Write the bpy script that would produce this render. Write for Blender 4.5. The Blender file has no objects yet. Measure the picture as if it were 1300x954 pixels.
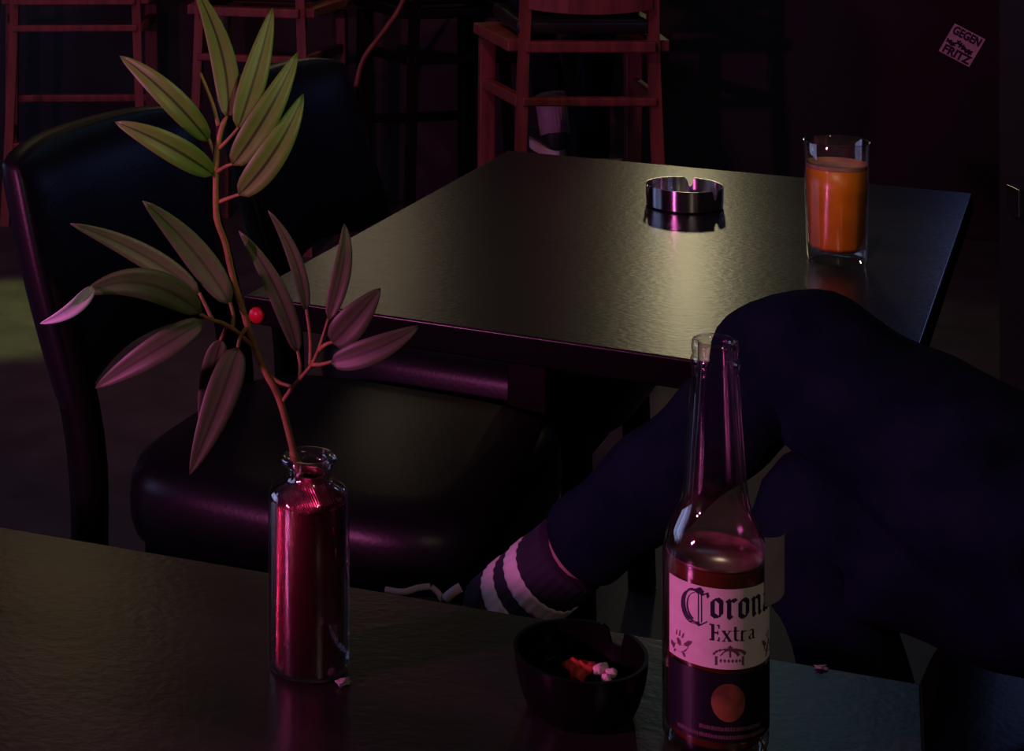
import bpy, bmesh, math, random
from mathutils import Vector, Matrix
random.seed(4)
PI = math.pi
scene = bpy.context.scene
C = scene.collection

# ------------------------------------------------------------------ camera
F, XP, YH, CAMZ = 2120.0, 300.0, -220.0, 1.29      # focal length and principal point in pixels of a 1300 x 954 frame
cam_d = bpy.data.cameras.new('camera'); cam = bpy.data.objects.new('camera', cam_d); C.objects.link(cam)
cam.location = (0, 0, CAMZ); cam.rotation_euler = (PI/2, 0, 0)
cam_d.sensor_fit = 'HORIZONTAL'; cam_d.sensor_width = 36; cam_d.lens = F/1300*36
cam_d.shift_x = (650-XP)/1300; cam_d.shift_y = -(477-YH)/1300
cam_d.clip_start = 0.02
scene.camera = cam
def P(px, py, Y): return Vector(((px-XP)/F*Y, Y, CAMZ-(py-YH)/F*Y))

# ------------------------------------------------------------------ world, lights, exposure
w = bpy.data.worlds.new('world'); scene.world = w; w.use_nodes = True
bg = w.node_tree.nodes['Background']; bg.inputs[0].default_value = (.30, .32, .45, 1); bg.inputs[1].default_value = .004
scene.view_settings.view_transform = 'Standard'; scene.view_settings.look = 'None'
scene.view_settings.exposure = 0; scene.view_settings.gamma = 1; scene.view_settings.use_curve_mapping = False

def light(name, kind, loc, col, power, size=.1, target=None, angle=None, blend=.3):
    d = bpy.data.lights.new(name, kind); o = bpy.data.objects.new(name, d); C.objects.link(o)
    o.location = loc; d.color = col; d.energy = power
    if kind == 'AREA': d.size = size
    else: d.shadow_soft_size = size
    if kind == 'SPOT': d.spot_size = math.radians(angle); d.spot_blend = blend
    if target is not None:
        o.rotation_euler = (Vector(target)-Vector(loc)).to_track_quat('-Z', 'Y').to_euler()
    return o
PINK = (1, .17, .60)
light('pink_stage_light', 'POINT', (-1.25, .50, 1.22), PINK, 58, .030)
light('pink_bar_light', 'SPOT', (-.5, 3.0, 2.7), (1, .27, .28), 42, .05, (.6, 5.0, .5), 85, .6)
light('pendant_bulb_light', 'POINT', (1.55, 5.75, 1.82), (1, .86, .50), 6.5, .06)
light('back_bar_lamp', 'POINT', (.55, 7.5, 2.30), (1, .78, .50), 4, .30)
light('blue_wall_lamp', 'POINT', (1.60, 3.42, 1.32), (.26, .36, 1), 1.4, .09)
light('leaf_fill_spot', 'SPOT', (.75, -.5, 2.35), (1, .90, .45), 38, .04, (-.018, 1.10, 1.135), 8, .55)  # added spot, its cone narrowed to light only the upper leaves
light('floor_spot', 'SPOT', (-1.6, 4.6, 2.8), (.85, .90, .22), 260, .05, (-.62, 4.40, 0), 15, .5)
light('ceiling_lamp_teal', 'POINT', (1.55, 4.7, 2.75), (.28, .65, 1), 1.8, .30)
light('ceiling_lamp_warm', 'POINT', (-.6, 5.8, 2.75), (1, .80, .35), 2.4, .30)
light('warm_room_lamp', 'POINT', (1.0, -.7, 2.3), (1, .80, .62), 12, .12)
light('juice_fill_spot', 'SPOT', (-.1, .3, 2.85), (1, .86, .66), 60, .05, (.76, 2.07, .83), 9, .7)  # added fill spot that brightens the orange juice

scene.cycles.max_bounces = 8; scene.cycles.transparent_max_bounces = 24; scene.cycles.caustics_reflective = False; scene.cycles.caustics_refractive = False

# ------------------------------------------------------------------ materials
def mat(name, col, rough=.5, metal=0, **k):
    m = bpy.data.materials.new(name); m.use_nodes = True
    b = m.node_tree.nodes['Principled BSDF']
    b.inputs['Base Color'].default_value = (*col, 1); b.inputs['Roughness'].default_value = rough; b.inputs['Metallic'].default_value = metal
    for n, v in k.items(): b.inputs[n.replace('_', ' ')].default_value = v
    return m
def nodes(m): return m.node_tree.nodes, m.node_tree.links, m.node_tree.nodes['Principled BSDF']
def mottle(m, c1, c2, scale=6, stretch=(1, 1, 1), detail=5, lo=.35, hi=.65):
    n, l, b = nodes(m)
    tc = n.new('ShaderNodeTexCoord'); mp = n.new('ShaderNodeMapping'); mp.inputs['Scale'].default_value = stretch
    nz = n.new('ShaderNodeTexNoise'); nz.inputs['Scale'].default_value = scale; nz.inputs['Detail'].default_value = detail
    cr = n.new('ShaderNodeValToRGB'); cr.color_ramp.elements[0].color = (*c1, 1); cr.color_ramp.elements[1].color = (*c2, 1)
    cr.color_ramp.elements[0].position = lo; cr.color_ramp.elements[1].position = hi
    l.new(tc.outputs['Object'], mp.inputs[0]); l.new(mp.outputs[0], nz.inputs['Vector']); l.new(nz.outputs[0], cr.inputs[0]); l.new(cr.outputs[0], b.inputs['Base Color'])
    return m
def bump(m, scale=60, strength=.2, dist=.002, stretch=(1, 1, 1), kind='noise'):
    n, l, b = nodes(m)
    tc = n.new('ShaderNodeTexCoord'); mp = n.new('ShaderNodeMapping'); mp.inputs['Scale'].default_value = stretch
    if kind == 'noise':
        nz = n.new('ShaderNodeTexNoise'); nz.inputs['Scale'].default_value = scale; nz.inputs['Detail'].default_value = 4; out = nz.outputs[0]
    else:
        nz = n.new('ShaderNodeTexVoronoi'); nz.inputs['Scale'].default_value = scale; out = nz.outputs[0]
    bp = n.new('ShaderNodeBump'); bp.inputs['Strength'].default_value = strength; bp.inputs['Distance'].default_value = dist
    l.new(tc.outputs['Object'], mp.inputs[0]); l.new(mp.outputs[0], nz.inputs['Vector']); l.new(out, bp.inputs['Height']); l.new(bp.outputs[0], b.inputs['Normal'])
    return m
def clear_glass(name, tint=(1, 1, 1), refl=1.0, rough=.02, edge=.93):
    m = bpy.data.materials.new(name); m.use_nodes = True; n = m.node_tree.nodes; l = m.node_tree.links; n.clear()
    o = n.new('ShaderNodeOutputMaterial'); mx = n.new('ShaderNodeMixShader'); tr = n.new('ShaderNodeBsdfTransparent'); gl = n.new('ShaderNodeBsdfGlossy')
    lw = n.new('ShaderNodeLayerWeight'); lw.inputs[0].default_value = .25
    cm = n.new('ShaderNodeMix'); cm.data_type = 'RGBA'; cm.inputs[6].default_value = (*tint, 1); cm.inputs[7].default_value = (*[edge*c for c in tint], 1)
    l.new(lw.outputs['Facing'], cm.inputs[0])
    l2w = n.new('ShaderNodeLayerWeight'); l2w.inputs[0].default_value = .5; pw = n.new('ShaderNodeMath'); pw.operation = 'POWER'; pw.inputs[1].default_value = 2.5
    ma = n.new('ShaderNodeMath'); ma.operation = 'MULTIPLY_ADD'; ma.inputs[1].default_value = .90; ma.inputs[2].default_value = .07
    l.new(l2w.outputs['Facing'], pw.inputs[0]); l.new(pw.outputs[0], ma.inputs[0])
    l.new(cm.outputs[2], tr.inputs[0])
    gl.inputs['Color'].default_value = (refl, refl, refl, 1); gl.inputs['Roughness'].default_value = rough
    l.new(ma.outputs[0], mx.inputs[0]); l.new(tr.outputs[0], mx.inputs[1]); l.new(gl.outputs[0], mx.inputs[2]); l.new(mx.outputs[0], o.inputs[0])
    return m
def brushed(m, aniso=.85):
    n, l, b = nodes(m)
    t = n.new('ShaderNodeTangent'); t.direction_type = 'RADIAL'; t.axis = 'Z'
    b.inputs['Anisotropic'].default_value = aniso; b.inputs['Anisotropic Rotation'].default_value = .25; l.new(t.outputs[0], b.inputs['Tangent'])
    return m

M = {}
M['table'] = bump(mottle(mat('black_table_laminate', (.012, .012, .012), .27), (.010, .010, .010), (.024, .023, .021), 5, (1, 3, 1)), 130, .085, .003, (1, 1.3, 1))
M['table_edge'] = mat('table_edge', (.0025, .0025, .003), .7, 0, Specular_IOR_Level=.08)
M['leather'] = bump(mat('black_leather', (.008, .008, .012), .38, 0, Specular_IOR_Level=.4), 170, .10, .0012, kind='voronoi')
M['black_wood'] = mat('black_stained_wood', (.004, .004, .004), .5, 0, Specular_IOR_Level=.15)
M['red_wood'] = bump(mottle(mat('red_brown_wood', (.2, .05, .04), .5), (.13, .036, .028), (.24, .066, .05), 5, (8, 8, 1)), 40, .15, .002, (8, 8, 1))
M['cushion'] = bump(mat('black_cushion', (.012, .010, .012), .42), 90, .2, .002)
M['floor'] = bump(mottle(mat('dark_floor', (.05, .05, .055), .55), (.032, .034, .040), (.055, .057, .066), 9), 30, .15, .003)
M['wall'] = bump(mottle(mat('dark_wall', (.008, .005, .009), .8), (.006, .004, .007), (.011, .007, .012), 3), 25, .2, .003)
M['ceiling'] = mottle(mat('dark_ceiling', (.10, .10, .10), .8), (.09, .09, .09), (.13, .13, .13), 2)
M['bar'] = bump(mottle(mat('dark_bar_panel', (.007, .005, .009), .6), (.006, .004, .007), (.010, .007, .012), 4, (1, 1, 4)), 30, .15, .003)
M['steel'] = brushed(mat('spun_steel', (.72, .72, .74), .20, 1), .95)
M['steel_in'] = brushed(mat('spun_steel_inside', (.70, .70, .72), .28, 1), .8)
M['chrome'] = mat('chrome', (.7, .7, .7), .2, 1)
M['glass'] = clear_glass('clear_glass')
M['bottle_glass'] = clear_glass('bottle_glass', (.96, .92, .94), 1, .03, .9)
M['vase_glass'] = clear_glass('vase_glass', (.98, .96, .97), 1, .04, .92)
M['juice'] = mottle(mat('orange_juice', (.85, .27, .012), .35), (.88, .28, .012), (.74, .21, .008), 40)
M['juice_foam'] = mottle(mat('juice_film', (.45, .20, .12), .6), (.50, .22, .14), (.30, .13, .10), 60)
M['beer'] = mat('beer', (.34, .12, .035), .06, 0, Transmission_Weight=.55, IOR=1.33)
M['beer_top'] = mottle(mat('beer_surface', (.30, .13, .11), .18), (.12, .05, .04), (.40, .20, .19), 45, lo=.4, hi=.62)
M['label_white'] = mottle(mat('label_print_white', (.82, .78, .72), .5), (.84, .80, .74), (.76, .71, .64), 120)
M['ink'] = mat('label_ink_blue', (.020, .016, .045), .5)
M['ink_soft'] = mat('label_ink_brown', (.15, .08, .09), .5)
M['label_dark'] = mat('label_dark_blue', (.008, .006, .014), .4)
M['gold'] = mottle(mat('label_gold', (.26, .12, .05), .45), (.30, .13, .05), (.14, .06, .03), 90)
M['paper'] = mottle(mat('grey_paper', (.35, .30, .33), .8), (.36, .31, .34), (.28, .24, .27), 60)
M['stem'] = bump(mottle(mat('reddish_stem', (.28, .14, .05), .6), (.30, .155, .055), (.18, .095, .035), 90), 220, .4, .001)
M['black_glaze'] = mat('black_glaze', (.004, .0035, .004), .18, 0, Specular_IOR_Level=.25)
M['ash_red'] = bump(mat('red_scrap', (.62, .05, .04), .6), 300, .5, .002)
M['ash_pink'] = mat('pale_scrap', (.75, .55, .58), .6)
M['denim'] = bump(mottle(mat('dark_navy_cloth', (.0025, .007, .015), .95, 0, Specular_IOR_Level=.06), (.005, .010, .020), (.009, .017, .033), 20), 350, .35, .001)
M['jacket'] = bump(mat('black_cloth', (.010, .011, .018), .9, 0, Specular_IOR_Level=.1), 250, .3, .001)
M['skin'] = mat('skin', (.50, .36, .31), .5)
M['hair'] = bump(mat('dark_hair', (.02, .014, .012), .5), 200, .5, .003)
M['sock_dark'] = bump(mat('sock_navy', (.025, .02, .045), .9), 300, .4, .001)
M['sock_white'] = mat('sock_white', (.85, .78, .82), .9)
M['shoe_black'] = mat('shoe_black', (.012, .012, .016), .6)
M['shoe_white'] = mat('shoe_white', (.62, .56, .60), .6)
M['pale_cloth'] = mottle(mat('pale_trousers', (.50, .32, .40), .85), (.55, .36, .44), (.40, .26, .34), 30)
M['sticker'] = mottle(mat('sticker_paper', (.85, .72, .85), .7), (.88, .74, .86), (.70, .60, .72), 40)  # purple tint puts the pink light into the paper colour
M['red_dot'] = mat('red_dot', (.75, .02, .05), .35)
M['pane'] = mat('window_pane', (.3, .3, .35), .2, 0, Emission_Color=(.46, .52, 1, 1), Emission_Strength=1.5)
M['frame'] = mat('window_frame', (.05, .045, .05), .5)
M['bulb'] = mat('pendant_bulb', (1, .85, .5), .4, 0, Emission_Color=(1, .80, .40, 1), Emission_Strength=3)
M['shade'] = mat('pendant_shade', (.02, .02, .02), .4)

# sleeve inside the vase: copper red metal foil with fine slanted ribs
def sleeve_mat():
    m = mat('copper_red_foil', (.55, .10, .15), .22, 1); n, l, b = nodes(m)
    tc = n.new('ShaderNodeTexCoord'); wv = n.new('ShaderNodeTexWave'); wv.inputs['Scale'].default_value = 240; wv.inputs['Distortion'].default_value = .6
    mp = n.new('ShaderNodeMapping'); mp.inputs['Rotation'].default_value = (0, math.radians(32), 0)
    bp = n.new('ShaderNodeBump'); bp.inputs['Strength'].default_value = .7; bp.inputs['Distance'].default_value = .0010
    l.new(tc.outputs['Object'], mp.inputs[0]); l.new(mp.outputs[0], wv.inputs['Vector']); l.new(wv.outputs[0], bp.inputs['Height']); l.new(bp.outputs[0], b.inputs['Normal'])
    t = n.new('ShaderNodeTangent'); t.direction_type = 'RADIAL'; t.axis = 'Z'; b.inputs['Anisotropic'].default_value = .8; b.inputs['Anisotropic Rotation'].default_value = .25; l.new(t.outputs[0], b.inputs['Tangent'])
    return m
M['foil'] = sleeve_mat()

def leaf_mat(name, c, mid, rough=.5):
    m = mat(name, c, rough); n, l, b = nodes(m)
    a = n.new('ShaderNodeAttribute'); a.attribute_name = 'across'
    cr = n.new('ShaderNodeValToRGB'); cr.color_ramp.elements[0].position = .05; cr.color_ramp.elements[1].position = .16
    cr.color_ramp.elements[0].color = (*mid, 1); cr.color_ramp.elements[1].color = (*c, 1)
    tc = n.new('ShaderNodeTexCoord'); nz = n.new('ShaderNodeTexNoise'); nz.inputs['Scale'].default_value = 90
    mx = n.new('ShaderNodeMix'); mx.data_type = 'RGBA'; mx.blend_type = 'MULTIPLY'; mx.inputs[0].default_value = .35
    l.new(tc.outputs['Object'], nz.inputs['Vector']); l.new(a.outputs['Fac'], cr.inputs[0]); l.new(cr.outputs[0], mx.inputs[6]); l.new(nz.outputs[0], mx.inputs[7]); l.new(mx.outputs[2], b.inputs['Base Color'])
    return m
M['leaf_green'] = leaf_mat('green_leaf', (.115, .21, .030), (.022, .035, .008))
M['leaf_brown'] = leaf_mat('brownish_leaf', (.105, .125, .062), (.055, .065, .034))
M['leaf_olive'] = leaf_mat('olive_leaf', (.080, .100, .045), (.035, .04, .02))

# ------------------------------------------------------------------ mesh helpers
def base_of(parent):
    v = Vector((0, 0, 0))
    while parent is not None:
        v += parent.location; parent = parent.parent
    return v
def obj(name, verts, faces, m, parent=None, world=False, smooth=True):
    if world:
        b = base_of(parent); verts = [Vector(v)-b for v in verts]
    me = bpy.data.meshes.new(name); me.from_pydata([tuple(v) for v in verts], [], faces); me.validate(); me.update()
    bm = bmesh.new(); bm.from_mesh(me); bmesh.ops.recalc_face_normals(bm, faces=bm.faces); bm.to_mesh(me); bm.free()
    if smooth:
        for p in me.polygons: p.use_smooth = True
    o = bpy.data.objects.new(name, me); C.objects.link(o)
    if m: me.materials.append(m)
    if parent: o.parent = parent
    return o
def thing(name, loc, label, cat, rz=0, group=None, **k):
    o = bpy.data.objects.new(name, None); C.objects.link(o); o.location = loc; o.rotation_euler = (0, 0, rz); o.empty_display_size = .05
    tag(o, label, cat, group); return o
def tag(o, label, cat, group=None):
    o['label'] = label; o['category'] = cat
    if group: o['group'] = group
    return o
def struct(o):
    o['kind'] = 'structure'; return o
def rbox(name, lo, hi, m, parent=None, bev=.006, seg=2, world=False, xf=None):
    bm = bmesh.new(); bmesh.ops.create_cube(bm, size=1)
    lo, hi = Vector(lo), Vector(hi)
    for v in bm.verts: v.co = Vector([(lo[i]+hi[i])/2 + v.co[i]*(hi[i]-lo[i]) for i in range(3)])
    if bev: bmesh.ops.bevel(bm, geom=list(bm.edges), offset=bev, segments=seg, profile=.6, affect='EDGES')
    if xf:
        for v in bm.verts: v.co = xf(v.co)
    if world:
        b = base_of(parent)
        for v in bm.verts: v.co -= b
    bmesh.ops.recalc_face_normals(bm, faces=bm.faces)
    me = bpy.data.meshes.new(name); bm.to_mesh(me); bm.free()
    if bev and seg > 1:
        for p in me.polygons: p.use_smooth = True
    o = bpy.data.objects.new(name, me); C.objects.link(o); me.materials.append(m)
    if parent: o.parent = parent
    if bev and seg > 1:
        md = o.modifiers.new('wn', 'WEIGHTED_NORMAL'); md.keep_sharp = False
    return o
def lathe(name, prof, m, parent=None, seg=64, facets=None, loc=(0, 0, 0), smooth=True):
    vs, fs, rings = [], [], []
    for (r, z) in prof:
        if r < 1e-6:
            rings.append([len(vs)]); vs.append((loc[0], loc[1], loc[2]+z))
        else:
            ring = []
            for i in range(seg):
                a = 2*PI*i/seg; rr = r
                if facets:
                    k = facets(z)
                    if k > 0:
                        n = 10; s = 2*PI/n; ph = (a+.12) % s - s/2
                        rr = r*(1-k + k*math.cos(s/2)/math.cos(ph)*1.03)
                ring.append(len(vs)); vs.append((loc[0]+rr*math.cos(a), loc[1]+rr*math.sin(a), loc[2]+z))
            rings.append(ring)
    for a, b in zip(rings, rings[1:]):
        if len(a) == 1 and len(b) == 1: continue
        for i in range(seg):
            j = (i+1) % seg
            if len(a) == 1: fs.append((a[0], b[i], b[j]))
            elif len(b) == 1: fs.append((a[i], b[0], a[j]))
            else: fs.append((a[i], b[i], b[j], a[j]))
    return obj(name, vs, fs, m, parent, smooth=smooth)
def sweep(pts, radii, seg=10, wob=None):
    pts = [Vector(p) for p in pts]; vs, fs = [], []
    n0 = None
    for i, p in enumerate(pts):
        t = (pts[min(i+1, len(pts)-1)]-pts[max(i-1, 0)]).normalized()
        if n0 is None: n0 = t.orthogonal().normalized()
        n0 = (n0 - t*n0.dot(t)).normalized(); b = t.cross(n0)
        for k in range(seg):
            a = 2*PI*k/seg; r = radii[i]*(wob(i/(len(pts)-1), a) if wob else 1)
            vs.append(p+(n0*math.cos(a)+b*math.sin(a))*r)
    for i in range(len(pts)-1):
        for k in range(seg):
            j = (k+1) % seg
            fs.append((i*seg+k, i*seg+j, (i+1)*seg+j, (i+1)*seg+k))
    fs.append(tuple(range(seg))); fs.append(tuple(range((len(pts)-1)*seg, len(pts)*seg)))
    return vs, fs
def smooth_path(pts, n=6):
    pts = [Vector(p) for p in pts]; out = []
    for i in range(len(pts)-1):
        p0, p1, p2, p3 = pts[max(i-1, 0)], pts[i], pts[i+1], pts[min(i+2, len(pts)-1)]
        for k in range(n):
            t = k/n
            out.append(.5*((2*p1)+(-p0+p2)*t+(2*p0-5*p1+4*p2-p3)*t*t+(-p0+3*p1-3*p2+p3)*t**3))
    out.append(pts[-1]); return out
def lerp(a, b, t): return a+(b-a)*t
def tube(name, pts, r0, r1, m, parent=None, seg=8, n=5, world=True):
    q = smooth_path(pts, n); v, f = sweep(q, [lerp(r0, r1, i/(len(q)-1)) for i in range(len(q))], seg)
    return obj(name, v, f, m, parent, world=world)
def bar(name, a, b, wx, wy, m, parent, bev=.004):
    """a square bar from a to b (local coordinates)"""
    a, b = Vector(a), Vector(b); d = b-a; L = d.length; t = d.normalized()
    x = Vector((1, 0, 0)) if abs(t.x) < .8 else Vector((0, 1, 0))
    x = (x-t*x.dot(t)).normalized(); y = t.cross(x)
    return rbox(name, (-wx/2, -wy/2, 0), (wx/2, wy/2, L), m, parent, bev, 2, xf=lambda c: a+x*c.x+y*c.y+t*c.z)
def copy_tree(o, parent=None):
    c = o.copy(); C.objects.link(c); c.parent = parent
    for ch in list(o.children): copy_tree(ch, c)
    return c

# ------------------------------------------------------------------ room
struct(rbox('floor', (-3.2, -2.2, -.05), (4.2, 8.2, 0), M['floor'], bev=0))
struct(rbox('ceiling', (-3.2, -2.2, 3.0), (4.2, 8.2, 3.05), M['ceiling'], bev=0))
struct(rbox('wall_back', (-3.2, 8.2, 0), (4.2, 8.3, 3.0), M['ceiling'], bev=0))
struct(rbox('wall_front', (-3.2, -2.3, 0), (4.2, -2.2, 3.0), M['wall'], bev=0))
struct(rbox('wall_right', (4.2, -2.2, 0), (4.3, 8.2, 3.0), M['wall'], bev=0))
# left wall with the opening of a two-pane window
wl = struct(rbox('wall_left', (-3.3, -2.2, 0), (-3.2, 8.2, .75), M['wall'], bev=0))
for lo, hi in (((-3.3, -2.2, 2.1), (-3.2, 8.2, 3.0)), ((-3.3, -2.2, .75), (-3.2, 2.2, 2.1)), ((-3.3, 4.7, .75), (-3.2, 8.2, 2.1))):
    rbox('wall_section', lo, hi, M['wall'], wl, bev=0)
win = struct(bpy.data.objects.new('window_1', None)); C.objects.link(win); win.location = (-3.25, 3.45, .75)
for y in (-1.22, 0, 1.22): rbox('mullion' if y == 0 else 'side_frame', (-.04, y-.04, 0), (.04, y+.04, 1.35), M['frame'], win, .004)
for z in (0.02, 1.31): rbox('frame_rail', (-.04, -1.2, z), (.04, 1.2, z+.04), M['frame'], win, .004)
for y in (-.61, .61): rbox('pane', (-.008, y-.57, .06), (.008, y+.57, 1.31), M['pane'], win, 0)
# dark pillar at the right edge of the picture
pil = struct(rbox('wall_pillar', (1.69, 3.3, 0), (2.1, 3.7, 3.0), M['wall'], bev=.004))
rbox('metal_plate', (1.680, 3.585, .45), (1.690, 3.645, .51), M['chrome'], pil, .002)

# ------------------------------------------------------------------ bar counter with the sticker
BO = Vector((2.28, 5.22, 0)); ba = math.atan2(-.29, .957)
bar_c = thing('bar_counter', BO, 'long dark bar counter behind the wooden bar stools', 'bar counter', ba)
rbox('front_panel', (-4.6, 0, 0), (1.6, .06, 1.04), M['bar'], bar_c, .004)
rbox('counter_top', (-4.7, -.12, 1.04), (1.7, .55, 1.09), M['black_wood'], bar_c, .008)
rbox('plinth', (-4.6, .05, 0), (1.6, .5, .1), M['bar'], bar_c, .004)
rbox('back_panel', (-4.6, .45, .1), (1.6, .5, 1.04), M['bar'], bar_c, .004)

def text_mesh(s, size, bold=0.0):
    cu = bpy.data.curves.new('t', 'FONT'); cu.body = s; cu.size = size; cu.align_x = 'CENTER'; cu.offset = bold; cu.resolution_u = 3
    o = bpy.data.objects.new('t', cu); C.objects.link(o)
    dg = bpy.context.evaluated_depsgraph_get(); me = bpy.data.meshes.new_from_object(o.evaluated_get(dg))
    v = [x.co.copy() for x in me.vertices]; f = [tuple(p.vertices) for p in me.polygons]
    bpy.data.objects.remove(o); bpy.data.meshes.remove(me); bpy.data.curves.remove(cu)
    return v, f
def flatquads(polys):
    v, f = [], []
    for p in polys:
        i = len(v); v += [Vector((x, y, 0)) for x, y in p]; f.append(tuple(range(i, i+len(p))))
    return v, f
sc_ = P(1227, 59, 5.19)
st = thing('sticker', (0, 0, 0), 'small square black and white sticker stuck aslant on the dark bar front', 'sticker')
st.location = BO + Vector((math.cos(ba), math.sin(ba), 0))*((sc_.x-BO.x)/math.cos(ba)) + Vector((0, 0, sc_.z)) + Vector((math.sin(ba), -math.cos(ba), 0))*.0015
st.rotation_euler = Matrix.Rotation(ba, 3, 'Z').to_4x4().to_euler()
rot = math.radians(-28)
def sk(v, off): 
    x, y = v.x*math.cos(rot)-v.y*math.sin(rot), v.x*math.sin(rot)+v.y*math.cos(rot); return Vector((x, -off, y))
S = .050
rbox('paper', (-S, -S, 0), (S, S, .0012), M['sticker'], st, 0, xf=lambda c: sk(c, c.z))
for s, y, size in (('GEGEN', .020, .036), ('FRITZ', -.045, .036)):
    v, f = text_mesh(s, size, .0016)
    wdt = max(q.x for q in v)-min(q.x for q in v); k = .088/wdt
    obj('lettering', [sk(Vector((q.x*k, q.y+y, 0)), .0016) for q in v], f, M['ink'], st, smooth=False)
rr = random.Random(8); polys = []
for i in range(9):
    x = -.040+.009*i; y = -.004+rr.uniform(-.006, .006); a = rr.uniform(-.9, .9)
    for (L, Wd, da) in ((.009, .0028, 0), (.007, .0026, 1.3)):
        c, s_ = math.cos(a+PI/2+da), math.sin(a+PI/2+da)
        polys.append([(x+c*L-s_*Wd, y+s_*L+c*Wd), (x-c*L-s_*Wd, y-s_*L+c*Wd), (x-c*L+s_*Wd, y-s_*L-c*Wd), (x+c*L+s_*Wd, y+s_*L-c*Wd)])
v, f = flatquads(polys); obj('print_marks', [sk(q, .0016) for q in v], f, M['ink'], st, smooth=False)

# ------------------------------------------------------------------ tables
def table(name, corner, ang, W, L, label, cols=None):
    """corner = near left corner, W along the edge facing us, L away from us"""
    t = thing(name, (corner[0], corner[1], 0), label, 'table', ang)
    tp = rbox('table_top', (0, 0, .718), (W, L, .75), M['table'], t, .0025, 2); tp.data.materials.append(M['table_edge'])
    for p in tp.data.polygons:
        if p.normal.z < .2: p.material_index = 1
    if cols:                                     # twin columns standing on a foot board
        for x in cols[0]: rbox('column', (x-.029, cols[1]-.029, .03), (x+.029, cols[1]+.029, .69), M['black_wood'], t, .003)
        rbox('foot_board', (cols[0][0]-.05, cols[1]-.04, 0), (cols[0][1]+.05, cols[1]+.04, .03), M['black_wood'], t, .003)
        for x in cols[0]: rbox('bearer', (x-.03, .12, .69), (x+.03, L-.08, .718), M['black_wood'], t, .002)
        return t
    for x in (.045, W-.045):
        for y in (.05, L-.05): rbox('leg', (x-.026, y-.026, 0), (x+.026, y+.026, .718), M['black_wood'], t, .003)
    for y in (.05, L-.05): rbox('apron', (.07, y-.011, .635), (W-.07, y+.011, .718), M['black_wood'], t, .002)
    for x in (.045, W-.045): rbox('apron', (x-.011, .076, .635), (x+.011, L-.076, .718), M['black_wood'], t, .002)
    return t
A2 = math.radians(-27.3); U = Vector((math.cos(A2), math.sin(A2), 0)); V = Vector((-U.y, U.x, 0))
T2 = Vector((.009, 1.924, 0))
table2 = table('dining_table', T2, A2, .71, .97, 'black dining table carrying the glass of orange juice and steel ashtray', ((.157, .553), .60))
# small raised red dot on the front edge near the table corner
sd = P(326, 400, 1.915); o = lathe('red_dot', [(0, 0), (.0085, .001), (.0095, .004), (.0085, .008), (0, .010)], M['red_dot'], table2, 20)
o.rotation_euler = (PI/2, 0, 0); o.location = (.0175, .002, sd.z)
A1 = math.radians(-21.1); u1 = Vector((math.cos(A1), math.sin(A1), 0)); v1 = Vector((-u1.y, u1.x, 0))
FR = Vector((.432, 1.052, 0)); NL1 = FR - u1*1.2 - v1*.70
table1 = table('bar_table', NL1, A1, 1.2, .70, 'black table in the foreground carrying the beer bottle and the vase')

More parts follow.
